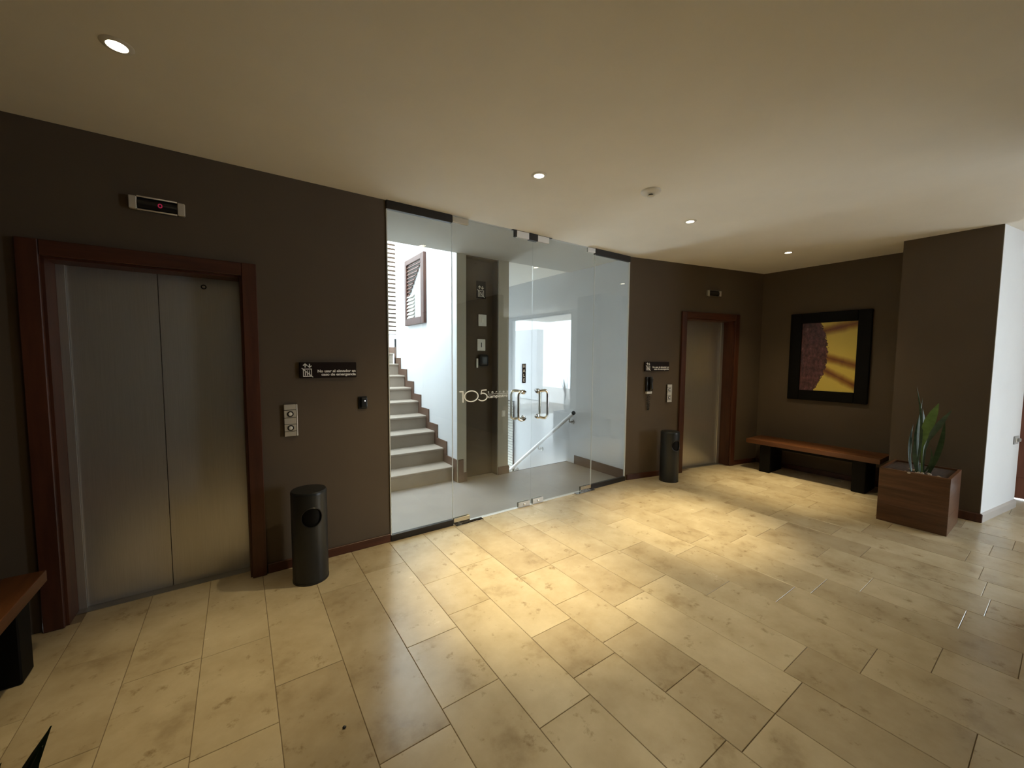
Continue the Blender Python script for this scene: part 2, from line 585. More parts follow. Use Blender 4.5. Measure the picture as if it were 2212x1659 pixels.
# core between the flights, with a dark recess facing the glass
struct('wall_stair_core', B().box(2.2, 2.31, 1.1, 3.36, -3, ZT).box(2.785, 2.94, 1.1, 3.36, -3, ZT).box(2.31, 2.785, 1.24, 3.36, -3, ZT)
       .box(2.31, 2.785, 1.1, 1.24, H, ZT).box(2.31, 2.785, 1.1, 1.24, -3, -0.002), M['white_wall'])
struct('wall_stair_front', B().box(2.185, 2.311, 1.088, 1.0995, 0, H).box(2.784, 2.942, 1.088, 1.0995, 0, H), M['beige'])  # thin beige slabs over the front of the white core
struct('wall_recess', B().box(2.311, 2.325, 1.105, 1.239, 0, H - 0.002).box(2.77, 2.784, 1.105, 1.239, 0, H - 0.002)
       .box(2.325, 2.77, 1.22, 1.239, 0, H - 0.002).box(2.325, 2.77, 1.105, 1.22, H - 0.015, H - 0.002), M['brown_wall'])
struct('floor_recess', B().box(2.325, 2.77, 1.102, 1.22, -0.1, 0.0), M['landing'])
# (paint face starts right behind the angled brown wall)
struct('wall_stair_right', B().box(4.03, 4.2, 0.018, 5.5, -3, ZT), M['white_wall'])
struct('wall_stair_back', B().box(0.7, 2.94, 4.6, 4.8, -3, ZT).box(2.94, 4.2, 4.6, 4.8, -3, -1.45).box(2.94, 4.2, 4.6, 4.8, 0.5, ZT), M['white_wall'])
struct('wall_stair_divider', B().box(2.86, 2.94, 3.361, 4.599, -3, ZT), M['white_wall'])
struct('ceiling_stair', B().box(2.94, 4.03, 1.101, 4.6, H + 0.02, H + 0.2), M['ceiling'])
struct('window_7', B().box(2.945, 2.99, 4.62, 4.66, -1.45, 0.5).box(3.99, 4.03, 4.62, 4.66, -1.45, 0.5).box(2.99, 3.99, 4.62, 4.66, 0.46, 0.5).box(2.99, 3.99, 4.62, 4.66, -1.45, -1.41), M['satin'])
struct('wall_stair_upper', B().box(0.7, 4.2, 1.0, 1.1, H + 0.25, ZT), M['white_wall'])

# ascending flight
st = thing('staircase', 'grey stone staircase climbing away behind the left glass panel', 'staircase', (0.86, 1.21, 0))
RISE, TREAD = 0.18, 0.29
for i in range(9):
    z0, z1 = i * RISE, (i + 1) * RISE
    y0 = i * TREAD
    y1 = y0 + TREAD + 0.01 if i < 8 else 4.595 - 1.21
    B().box(0.003, 1.338, y0, y1, max(0.0, z0 - 0.2), z1 - 0.03).box(0.003, 1.338, y0 - 0.018, y1, z1 - 0.03, z1, 0.006).out('step', M['step'], st)
for i in range(9):
    ya, yb = i * TREAD - 0.10, (i + 1) * TREAD - 0.10
    if i == 8:
        yb = 2.15
    B().box(1.325, 1.339, ya, yb, i * RISE, (i + 1) * RISE + 0.10).out('skirting_board', M['skirt_stone'], st)
# short returns of the skirting on the core's front face
B().box(1.339, 1.405, -0.137, -0.123, 0.0, 0.285).box(1.405, 1.452, -0.137, -0.123, 0.0, 0.115).out('skirting_board', M['skirt_stone'], st)
B().box(0.003, 1.99, 3.375, 3.386, 1.62, 1.745).out('skirting_board', M['skirt_stone'], st)
B().tube([(1.36, 2.26, 1.62), (1.36, 2.26, 1.86)], 0.016, 8).out('newel_post', M['black'], st)
struct('baseboard_stair', B().box(2.775, 2.955, 1.073, 1.088, 0, 0.105, 0.003).box(2.94, 2.955, 1.1, 1.18, 0, 0.105), M['skirt_stone'])
struct('baseboard_landing', B().box(4.014, 4.03, 0.02, 0.94, 0, 0.125, 0.003), M['skirt_stone'])

# descending flight
sd = thing('staircase', 'staircase going down beyond the landing behind the right glass door', 'staircase', (2.95, 1.112, 0))
for i in range(8):
    z1 = -(i + 1) * RISE
    B().box(0.0, 1.078, i * 0.28, (i + 1) * 0.28 + 0.01, z1 - 0.2, z1).out('step', M['step'], sd)
struct('floor_lower', B().box(2.94, 4.03, 3.34, 4.6, -1.75, -1.62), M['landing'])

hr = thing('handrail', 'grey metal handrail descending along the white stair wall', 'handrail')
rail0, rail1 = Vector((3.955, 0.895, 0.765)), Vector((3.955, 3.2, -0.985))
B().tube([rail0, rail1], 0.026, 12).out('rail', M['satin'], hr, True)
dr = (rail1 - rail0).normalized()
B().tube([rail0 - dr * 0.006, rail0 + dr * 0.02], 0.029, 12).out('end_cap', M['black'], hr, True)
for yb in (0.985, 1.70, 2.37):
    t = (yb - rail0.y) / (rail1.y - rail0.y)
    pnt = rail0 + (rail1 - rail0) * t
    B().tube([pnt + Vector((0, 0, -0.02)), pnt + Vector((0, 0.005, -0.075)), pnt + Vector((0.03, 0.005, -0.085)), pnt + Vector((0.065, 0.005, -0.085))], 0.011, 8)\
        .lathe([(0.034, 0.0), (0.034, 0.012), (0.0, 0.013)], 16, (4.018, pnt.y + 0.005, pnt.z - 0.085), 'x').out('bracket', M['steel_h'], hr, True)

# ventilation louvre low on the stair wall
w6 = thing('window_5', 'louvred opening low on the white stair wall, left of the handrail foot', 'window', (4.03, 2.5, -0.5), 0, None, 'structure')
B().box(-0.03, 0.0, -0.008, 0.0, 0, 1.28).box(-0.03, 0.0, 1.0, 1.03, 0, 1.28).out('window_frame', M['black'], w6)
B().box(-0.006, 0.0, 0.0, 1.0, 0, 1.28).out('backing', M['dark_metal'], w6)
for i in range(26):
    B().prism([(-0.028, 0.01 + i * 0.049), (-0.024, 0.004 + i * 0.049), (-0.006, 0.036 + i * 0.049), (-0.01, 0.042 + i * 0.049)], 'y', 0.0, 1.0).out('slat', M['cream'], w6)

# louvred window at the back of the half landing
w4 = thing('window_4', 'tall cream louvred window above the half landing of the stairs', 'window', (2.0, 4.6, 2.0), 0, None, 'structure')
B().box(0.0, 0.95, -0.008, 0.0, 0.0, 1.85).out('backing', M['skirt_stone'], w4)
for i in range(22):
    z = 0.01 + i * 0.083
    B().prism([(-0.055, z), (-0.045, z - 0.004), (-0.008, z + 0.048), (-0.018, z + 0.054)], 'x', 0.02, 0.93).out('slat', M['cream'], w4)

# brown shuttered window on the flight wall
w3 = thing('window_3', 'brown wooden shuttered window high on the white staircase wall', 'window', (2.2, 2.05, 2.035), 0, None, 'structure')
fw, FWd, FHt = 0.075, 0.76, 0.985
B().box(-0.045, 0, 0, fw * 1.5, 0, FHt, 0.004).out('frame_post', M['red_wood'], w3)
B().box(-0.045, 0, FWd - fw, FWd, 0, FHt, 0.004).out('frame_post', M['red_wood'], w3)
B().box(-0.045, 0, fw * 1.5, FWd - fw, 0, 0.10, 0.004).out('frame_rail', M['red_wood'], w3)
B().box(-0.045, 0, fw * 1.5, FWd - fw, FHt - fw, FHt, 0.004).out('frame_rail', M['red_wood'], w3)
B().box(-0.012, 0, fw * 1.5, FWd - fw, 0.10, FHt - fw).out('pane', M['pane'], w3)
y_far, y_near = FWd - fw, fw * 1.5
for i in range(9):
    L = (y_far - y_near) * (0.95 - 0.10 * i)
    z = FHt - fw - 0.05 - i * 0.052
    B().prism([(-0.04, z), (-0.035, z - 0.006), (-0.012, z + 0.03), (-0.017, z + 0.036)], 'y', y_far - L, y_far).out('slat', M['red_wood'], w3)
for i in range(7):
    z = 0.11 + i * 0.052
    B().prism([(-0.04, z), (-0.035, z - 0.006), (-0.012, z + 0.03), (-0.017, z + 0.036)], 'y', y_far - 0.26, y_far).out('slat', M['cream'], w3)

# plates and signs inside the dark recess
k = thing('wall_plate', 'upper square pale plate on the dark recess wall', 'switch plate', (2.615, 1.219, 2.032))
B().box(-0.06, 0.06, -0.012, 0, -0.075, 0.075, 0.004).out('plate', M['white_plastic'], k)
B().box(-0.018, 0.018, -0.017, -0.012, -0.03, 0.03, 0.003).out('rocker', M['cream'], k)
k = thing('wall_plate', 'lower square pale plate with dark slit on the dark recess wall', 'switch plate', (2.598, 1.219, 1.715))
B().box(-0.06, 0.06, -0.012, 0, -0.075, 0.075, 0.004).out('plate', M['white_plastic'], k)
B().box(-0.006, 0.006, -0.0135, -0.012, -0.03, 0.03).out('slit', M['black'], k)
k = thing('intercom', 'rounded black intercom handset below the plates on the dark recess wall', 'intercom', (2.625, 1.219, 1.44))
B().box(-0.07, 0.07, -0.05, 0, 0.0, 0.15, 0.03, 3).out('body', M['black'], k, True)
B().box(-0.105, -0.078, -0.02, 0, -0.02, 0.10, 0.004).out('handset', M['white_plastic'], k)
k = thing('light_switch', 'small pale light switch on the beige wall beside the dark recess', 'switch', (2.862, 1.0878, 0.815))
B().box(-0.028, 0.028, -0.010, 0, -0.04, 0.04, 0.003).out('plate', M['white_plastic'], k)
B().box(-0.012, 0.012, -0.014, -0.010, -0.022, 0.022, 0.002).out('rocker', M['cream'], k)


# ------------------------------------------------------------------ pictogram shared by the signs
def pictogram(parent, s, yf, ox, oz, mat):
    """arrows over a crossed-out lift car; s = car size, (ox, oz) lower left corner"""
    b = B()
    y0, y1 = yf - 0.0012, yf
    w = s * 0.09
    for x0, x1, z0, z1 in ((0, s, 0, w), (0, s, s - w, s), (0, w, w, s - w), (s - w, s, w, s - w)):
        b.box(ox + x0, ox + x1, y0, y1, oz + z0, oz + z1)
    for i in range(3):                       # three figures
        cx = ox + s * (0.27 + 0.23 * i)
        b.box(cx - s * 0.055, cx + s * 0.055, y0, y1, oz + s * 0.14, oz + s * 0.60)
        b.prism([(cx + s * 0.055 * math.cos(t * math.pi / 4), oz + s * 0.71 + s * 0.065 * math.sin(t * math.pi / 4)) for t in range(8)], 'y', y0, y1)
    b.stroke([(ox - s * 0.14, oz + s * 1.08), (ox + s * 1.12, oz - s * 0.08)], s * 0.10, y0 - 0.0012, y0)
    for cx, up_ in ((ox + s * 0.25, 1), (ox + s * 0.75, -1)):
        za, zb = oz + s * 1.16, oz + s * 1.62
        if up_ < 0:
            za, zb = zb, za
        b.stroke([(cx, za), (cx, zb)], s * 0.12, y0, y1)
        d = s * 0.22
        b.stroke([(cx - d, zb - up_ * d), (cx, zb), (cx + d, zb - up_ * d)], s * 0.12, y0 - 0.0006, y1)
    return b.out('pictogram', mat, parent)


k = thing('pictogram_panel', 'small pale arrows and lift pictogram near the top of the dark recess', 'sign', (2.596, 1.219, 2.33))
B().box(-0.07, 0.07, -0.006, 0, -0.02, 0.20, 0.002).out('backing', M['sign_face'], k)
pictogram(k, 0.085, -0.006, -0.045, 0.0, M['white_plastic'])


def emergency_sign(label, mtx_parent_loc, rz, w, h):
    t = thing('elevator_sign', label, 'sign', mtx_parent_loc, rz)
    B().box(0, w, -0.022, 0, 0, h, 0.003).out('panel', M['sign_face'], t)
    pictogram(t, h * 0.50, -0.022, w * 0.055, h * 0.10, M['sign_print'])
    text_mesh('No usar el elevador en', h * 0.235, M['sign_print'], 'lettering', t,
              Matrix.Translation((w * 0.985, -0.0224, h * 0.36)), 0.0006, 0.0011, 'RIGHT', 1.06)
    text_mesh('caso de emergencia', h * 0.235, M['sign_print'], 'lettering', t,
              Matrix.Translation((w * 0.985, -0.0224, h * 0.145)), 0.0006, 0.0011, 'RIGHT', 1.12)
    return t


emergency_sign('larger nearby dark sign with white lift warning, left of the glass', (0.362, -0.001, 1.393), 0, 0.392, 0.116)
emergency_sign('far dark sign with white lift warning above the wall telephone', W2M @ Vector((0.262, -0.001, 1.39)), W2A, 0.40, 0.118)


# ------------------------------------------------------------------ elevators
def elevator(name, label, loc, rz, o0, o1, h, double):
    t = thing(name, label, 'elevator door', loc, rz, None, 'structure')
    cw = 0.085
    B().box(o0 - cw, o0, -0.028, 0.0, 0, h + cw, 0.004).out('frame_post', M['red_wood'], t)
    B().box(o1, o1 + cw, -0.028, 0.0, 0, h + cw, 0.004).out('frame_post', M['red_wood'], t)
    B().box(o0, o1, -0.028, 0.0, h, h + cw, 0.004).out('frame_head', M['red_wood_h'], t)
    B().box(o0, o0 + 0.012, -0.001, 0.17, 0, h).out('jamb', M['red_wood'], t)
    B().box(o1 - 0.012, o1, -0.001, 0.17, 0, h).out('jamb', M['red_wood'], t)
    B().box(o0 + 0.012, o1 - 0.012, -0.001, 0.17, h - 0.012, h).out('jamb_head', M['red_wood_h'], t)
    a, b_ = o0 + 0.013, o1 - 0.013
    if double:
        mid = (o0 + o1) / 2 + 0.004
        B().box(a, a + 0.035, 0.155, 0.17, 0.0, h - 0.012).out('steel_jamb', M['steel'], t)
        B().box(a + 0.036, mid - 0.002, 0.17, 0.2, 0.004, h - 0.012).out('door_leaf', M['steel'], t)
        lf = B().box(mid + 0.002, b_, 0.17, 0.2, 0.004, h - 0.012).out('door_leaf', M['steel'], t)
        lk = B().lathe([(0.016, 0.0), (0.016, -0.004), (0.010, -0.004), (0.010, -0.002)], 20, (-0.175, 0.17, 2.015), 'y').out('lock', M['black'], lf, True)
        B().lathe([(0.009, 0.0), (0.009, -0.005), (0.0, -0.006)], 16, (-0.175, 0.17, 2.015), 'y').out('lock_core', M['chrome'], lf, True)
        B().box(mid - 0.002, mid + 0.002, 0.192, 0.199, 0.004, h - 0.012).out('seam', M['black_matt'], t)
    else:
        sp = b_ - 0.055
        B().box(a, sp - 0.002, 0.17, 0.2, 0.004, h - 0.012).out('door_leaf', M['steel'], t)
        B().box(sp + 0.002, b_, 0.15, 0.2, 0.004, h - 0.012, 0.003).out('steel_jamb', M['steel'], t)
        B().box(sp - 0.003, sp + 0.003, 0.19, 0.199, 0.004, h - 0.012).out('seam', M['black_matt'], t)
    B().box(a, b_, 0.10, 0.2, -0.002, 0.003).out('sill', M['steel_h'], t)
    return t


elevator('door_1', 'large near stainless elevator doors in a red-brown frame, left side', (0, 0, 0), 0, OP0, OP1, OPH, True)
elevator('door_2', 'far narrow stainless elevator door in a red-brown frame, right of glass', W2, W2A, 0.95, 1.865, OPH + 0.01, False)


def floor_indicator(label, loc, rz, w, h, lit):
    t = thing('floor_indicator', label, 'display', loc, rz)
    e = w * 0.14
    B().box(0, e, -0.03, 0, 0, h, 0.004).out('end_plate', M['plate'], t)
    B().box(w - e, w, -0.03, 0, 0, h, 0.004).out('end_plate', M['plate'], t)
    b = B()
    prof = [(-0.004, 0.004)] + [(-0.012 - 0.016 * math.sin(math.pi * i / 8), 0.006 + (h - 0.012) * i / 8) for i in range(9)] + [(-0.004, h - 0.004)]
    b.prism(prof, 'x', e + 0.001, w - e - 0.001)
    b.out('screen', M['black'], t, True)
    B().box(e + 0.001, w - e - 0.001, -0.026, 0, -0.004, 0.004).out('trim_strip', M['steel_h'], t)
    B().box(e + 0.001, w - e - 0.001, -0.026, 0, h - 0.004, h + 0.004).out('trim_strip', M['steel_h'], t)
    if lit:
        cx, cz = w * 0.55, h * 0.5
        b = B()
        for q in range(12):
            t0, t1 = 2 * math.pi * q / 12, 2 * math.pi * (q + 1) / 12
            b.prism([(cx + r_ * math.cos(tt), cz + 1.25 * r_ * math.sin(tt)) for r_, tt in ((0.011, t0), (0.011, t1), (0.006, t1), (0.006, t0))], 'y', -0.0292, -0.0282)
        b.out('digit', M['led'], t)
    return t


floor_indicator('near floor indicator with red digit above the large left elevator doors', (-0.495, -0.001, 2.410), 0, 0.255, 0.075, True)
floor_indicator('far small dark floor indicator above the right elevator door', W2M @ Vector((1.30, -0.001, 2.41)), W2A, 0.255, 0.075, False)


def call_panel(label, loc, rz, w, h):
    t = thing('call_panel', label, 'call button panel', loc, rz)
    B().box(0, w, -0.012, 0, 0, h).out('backplate', M['black'], t)
    B().box(w * 0.90, w, -0.022, -0.011, 0, h, 0.003).out('edge_rail', M['satin'], t)
    rows = [(0.0, 0.145, 0), (0.16, 0.365, 1), (0.38, 0.575, 0), (0.59, 0.815, 1), (0.83, 1.0, 0)]
    for a, b_, btn in rows:
        pl = B().box(0, w * 0.88, -0.02, -0.011, a * h, b_ * h, 0.002).out('face_plate', M['plate'], t)
        if btn:
            cz = (a + b_) / 2 * h
            B().lathe([(0.021, -0.019), (0.021, -0.0225), (0.014, -0.0225)], 20, (w * 0.46, 0, cz), 'y').out('button_ring', M['black'], pl, True)
            B().lathe([(0.013, -0.019), (0.013, -0.026), (0.010, -0.028), (0.0, -0.028)], 20, (w * 0.46, 0, cz), 'y').out('button', M['satin'], pl, True)
    return t


call_panel('near steel call panel with two round buttons, beside the left elevator', (0.256, -0.001, 0.977), 0, 0.085, 0.23)
call_panel('far steel call panel with two round buttons, beside the right elevator', W2M @ Vector((0.648, -0.001, 0.977)), W2A, 0.078, 0.235)

t = thing('access_reader', 'small black access reader with a bright light, beside the glass', 'card reader', (0.768, -0.001, 1.140))
B().box(0, 0.066, -0.008, 0, 0, 0.098, 0.003).out('base', M['black'], t)
B().box(0.018, 0.064, -0.026, -0.008, 0.012, 0.092, 0.006, 2).out('cover', M['bin'], t)
B().lathe([(0.0045, 0), (0.004, -0.002), (0, -0.0025)], 12, (0.046, -0.026, 0.064), 'y').out('indicator_light', M['led_white'], t)

# wall telephone by the far elevator
t = thing('wall_phone', 'black wall telephone with curly cord under the far sign', 'telephone', W2M @ Vector((0.285, -0.001, 1.10)), W2A)
B().box(0.0, 0.10, -0.035, 0, 0.03, 0.22, 0.008, 2).out('body', M['black'], t)
B().box(0.008, 0.095, -0.034, 0, 0.0, 0.03, 0.004).out('label_plate', M['white_plastic'], t)
B().tube([(0.055, -0.05, 0.215), (0.055, -0.062, 0.19), (0.055, -0.058, 0.13), (0.055, -0.062, 0.07), (0.055, -0.05, 0.045)], [0.02, 0.024, 0.015, 0.024, 0.02], 12).out('handset', M['black'], t, True)
cp = []
for i in range(120):
    a = i / 119
    x = 0.03 + 0.035 * a + 0.012 * math.sin(i * 1.2)
    z = 0.01 - 0.40 * a * (1 - a) * 2.0
    cp.append((x, -0.02 + 0.008 * math.cos(i * 1.2), z * 1.1))
B().tube(cp, 0.0028, 5).out('cord', M['black'], t, True)

# ------------------------------------------------------------------ glass front
GX = [1.008, 1.588, 2.492, 3.385, 3.995]
GT = 0.006


def fixed_panel(name, label, x0, x1):
    t = thing(name, label, 'glass panel', (x0, 0, 0), 0, None, 'structure')
    w = x1 - x0
    B().box(0.006, w - 0.003, -GT, GT, 0.045, H - 0.055).out('pane', M['glass'], t)
    B().box(0.0, w - 0.002, -0.018, 0.018, 0.0, 0.055, 0.002).out('bottom_channel', M['dark_metal'], t)
    B().box(0.0, w - 0.002, -0.018, 0.018, H - 0.068, H - 0.001, 0.002).out('top_channel', M['dark_metal'], t)
    return t


a = fixed_panel('window_1', 'fixed glass panel at the left end, in front of the stairs', GX[0], GX[1])
B().box(0.0, 0.007, -0.010, 0.010, 0.055, H - 0.068).out('edge_seal', M['seal'], a)
B().box(GX[1] - GX[0] - 0.0035, GX[1] - GX[0] - 0.0005, -0.007, 0.007, 0.055, H - 0.068).out('edge_seal', M['seal'], a)
a = fixed_panel('window_2', 'narrow fixed glass panel at the right end of the glass front', GX[3], GX[4])
B().box(GX[4] - GX[3] - 0.010, GX[4] - GX[3], -0.010, 0.010, 0.055, H - 0.068).out('edge_seal', M['seal'], a)
B().box(0.0, 0.003, -0.007, 0.007, 0.055, H - 0.068).out('edge_seal', M['seal'], a)


def pull(parent, xm, xb, side):
    y = 0.065 * side
    zt, zb = 1.215, 0.925
    pts = [(xm, GT * side, zt - 0.012), (xm, y * 0.55, zt - 0.008)]
    s = 1 if xb > xm else -1
    r = 0.04

    def arc(cx, cz, a0, a1):
        return [(cx + s * r * math.cos(a0 + (a1 - a0) * i / 5), y, cz + r * math.sin(a0 + (a1 - a0) * i / 5)) for i in range(6)]
    pts += [(xm + s * 0.03, y * 0.9, zt - 0.002)]
    pts += arc(xb - s * r, zt - r, math.pi / 2, 0)
    pts += arc(xb - s * r, zb + r, 0, -math.pi / 2)
    pts += [(xm + s * 0.03, y * 0.9, zb + 0.002), (xm, y * 0.55, zb + 0.008), (xm, GT * side, zb + 0.012)]
    h = B().tube(pts, 0.0135, 12).out('handle', M['chrome'], parent, True)
    for z in (zt - 0.012, zb + 0.012):
        B().lathe([(0.0, GT), (0.024, GT), (0.024, GT + 0.006), (0.016, GT + 0.009), (0.0, GT + 0.009)], 18, (xm, 0, z), 'y')\
            .xf(Matrix.Identity(4) if side > 0 else Matrix.Diagonal((1, -1, 1, 1))).out('flange', M['chrome'], h, True)


def patch(parent, x0, x1, z0, z1, mat, name='patch_fitting'):
    p_ = B().box(x0, x1, -0.016, -GT, z0, z1, 0.002).box(x0, x1, GT, 0.016, z0, z1, 0.002).out(name, mat, parent)
    return p_


# left leaf
gl = thing('door_3', 'left glass door leaf with the white 105 lettering', 'glass door', (0, 0, 0), 0, None, 'structure')
B().box(GX[1] + 0.003, GX[2] - 0.003, -GT, GT, 0.008, H - 0.012).out('pane', M['glass'], gl)
patch(gl, GX[1] + 0.004, GX[1] + 0.16, H - 0.058, H - 0.008, M['steel_h'])
patch(gl, 2.285, 2.435, H - 0.066, H - 0.004, M['satin'], 'top_lock')
pf = patch(gl, GX[1] + 0.004, GX[1] + 0.17, 0.006, 0.062, M['chrome'])
lk = patch(gl, 2.325, 2.475, 0.006, 0.058, M['steel_h'], 'bottom_lock')
B().lathe([(0.011, -0.016), (0.011, -0.021), (0.0, -0.022)], 14, (2.40, 0, 0.03), 'y').out('lock_core', M['chrome'], lk, True)
pull(gl, 2.385, 2.28, -1)
pull(gl, 2.385, 2.28, 1)
# lettering on the pane
yl = -GT - 0.0012
lb = B()
lx, lz, lh = 1.655, 1.147, 0.090
lb.stroke([(lx, lz + lh), (lx + 0.042, lz + lh)], 0.010, yl, -GT)
lb.stroke([(lx + 0.037, lz + lh), (lx + 0.037, lz - 0.012)], 0.011, yl, -GT)
cx, cz, rx, rz = lx + 0.125, lz + lh / 2 - 0.002, 0.072, 0.050
ring = [(cx + rx * math.cos(2 * math.pi * i / 36), cz + rz * math.sin(2 * math.pi * i / 36)) for i in range(37)]
lb.stroke(ring, 0.010, yl, -GT)
fx = lx + 0.215
five = [(fx + 0.075, lz + lh + 0.006), (fx + 0.022, lz + lh + 0.004), (fx + 0.012, lz + 0.055)]
lb.stroke(five, 0.010, yl, -GT)
arc5 = [(fx + 0.012, lz + 0.055)] + [(fx + 0.030 + 0.052 * math.cos(R(100 - 13 * i)), lz + 0.030 + 0.036 * math.sin(R(100 - 13 * i))) for i in range(20)]
lb.stroke(arc5, 0.010, yl, -GT)
lb.out('lettering', M['frost'], gl)
tx = lx + 0.305
text_mesh('t o r r e s', 0.036, M['frost'], 'lettering', gl, Matrix.Translation((tx, -GT - 0.0006, lz + 0.062)), 0.0005, 0.0, 'LEFT', 1.25, 1.25)
text_mesh('campestre', 0.046, M['frost'], 'lettering', gl, Matrix.Translation((tx, -GT - 0.0006, lz + 0.017)), 0.0005, 0.0, 'LEFT', 1.18)
B().box(tx, tx + 0.25, -GT - 0.001, -GT, lz + 0.052, lz + 0.0545).out('rule_line', M['frost'], gl)

# pull sticker
stk = B().box(2.366, 2.412, -GT - 0.0008, -GT, 1.295, 1.492).out('sticker', M['sign_face'], gl)
for q, ch in enumerate('HALE'):
    text_mesh(ch, 0.046, M['sign_print'], 'sticker_lettering', stk, Matrix.Translation((2.389, -GT - 0.0014, 1.452 - q * 0.0475)), 0.0004, 0.0004, 'CENTER', 0.9)

# right leaf
gr = thing('door_4', 'right glass door leaf with a curved chrome pull handle', 'glass door', (0, 0, 0), 0, None, 'structure')
B().box(GX[2] + 0.003, GX[3] - 0.003, -GT, GT, 0.008, H - 0.012).out('pane', M['glass'], gr)
patch(gr, GX[3] - 0.12, GX[3] - 0.004, H - 0.056, H - 0.008, M['satin'])
patch(gr, 2.545, 2.695, H - 0.066, H - 0.004, M['satin'], 'top_lock')
patch(gr, GX[3] - 0.17, GX[3] - 0.004, 0.006, 0.062, M['chrome'])
lk = patch(gr, 2.512, 2.655, 0.006, 0.062, M['steel_h'], 'bottom_lock')
B().lathe([(0.011, -0.016), (0.011, -0.021), (0.0, -0.022)], 14, (2.585, 0, 0.03), 'y').out('lock_core', M['chrome'], lk, True)
pull(gr, 2.575, 2.655, -1)
pull(gr, 2.575, 2.655, 1)
# dark stop block and thin bright head strip above the doors, threshold and floor springs below
struct('trim_2', B().box(2.235, 2.74, -0.012, 0.012, H - 0.0039, H - 0.0005).box(2.437, 2.543, -0.02, 0.02, H - 0.068, H - 0.0005).box(2.262, 2.283, -0.015, 0.015, H - 0.066, H - 0.0005), M['dark_metal'])
struct('trim_3', B().box(GX[1], GX[3], -0.012, 0.030, -0.003, 0.0035, 0.0012), M['satin'])
t = thing('floor_spring', 'polished steel floor spring plate under the left glass door hinge', 'floor hinge', (1.60, 0, 0))
B().box(0.0, 0.29, -0.058, 0.0, 0.0015, 0.0055, 0.0015).out('cover_plate', M['chrome'], t)
B().lathe([(0.012, 0.0055), (0.012, 0.0075), (0.0, 0.0075)], 12, (0.05, -0.03, 0)).out('screw', M['steel_h'], t)
t = thing('floor_spring', 'polished steel floor spring plate under the right glass door hinge', 'floor hinge', (3.12, 0, 0))
B().box(0.0, 0.29, -0.058, 0.0, 0.0015, 0.0055, 0.0015).out('cover_plate', M['chrome'], t)
B().lathe([(0.012, 0.0055), (0.012, 0.0075), (0.0, 0.0075)], 12, (0.24, -0.03, 0)).out('screw', M['steel_h'], t)

# ------------------------------------------------------------------ entrance door and glazing
w5 = thing('window_6', 'tall glazed entrance opening letting in daylight, right of the camera', 'window', (7.1, -7.1, 0), 0, None, 'structure')
for y in (0.0, 2.74):
    B().box(0.02, 0.08, y, y + 0.06, 0.0, 2.74, 0.003).out('mullion', M['dark_metal'], w5)
B().box(0.02, 0.08, 0.06, 2.74, 2.70, 2.74, 0.003).out('head_rail', M['dark_metal'], w5)
d5 = thing('door_5', 'red-brown wooden door at the far right edge', 'door', (7.1, -3.9, 0), 0, None, 'structure')
B().box(0.05, 0.09, 0.0, 1.4, 0.01, 2.3, 0.003).out('door_leaf', M['door_wood'], d5)
B().box(0.04, 0.052, 0.12, 1.28, 0.25, 0.95, 0.004).out('panel', M['door_wood'], d5)
B().box(0.04, 0.052, 0.12, 1.28, 1.1, 2.15, 0.004).out('panel', M['door_wood'], d5)

t = thing('wall_socket', 'grey double socket plate low on the white wall, far right', 'socket', WRM @ Vector((0.74, -0.0045, 0.69)), _wa)
B().box(0, 0.12, -0.010, 0, 0, 0.085, 0.003).out('plate', M['grey_plastic'], t)
B().box(0.02, 0.05, -0.014, -0.010, 0.02, 0.065, 0.002).out('outlet', M['white_plastic'], t)
B().box(0.075, 0.105, -0.03, -0.010, 0.025, 0.06, 0.004).out('plug', M['grey_plastic'], t)


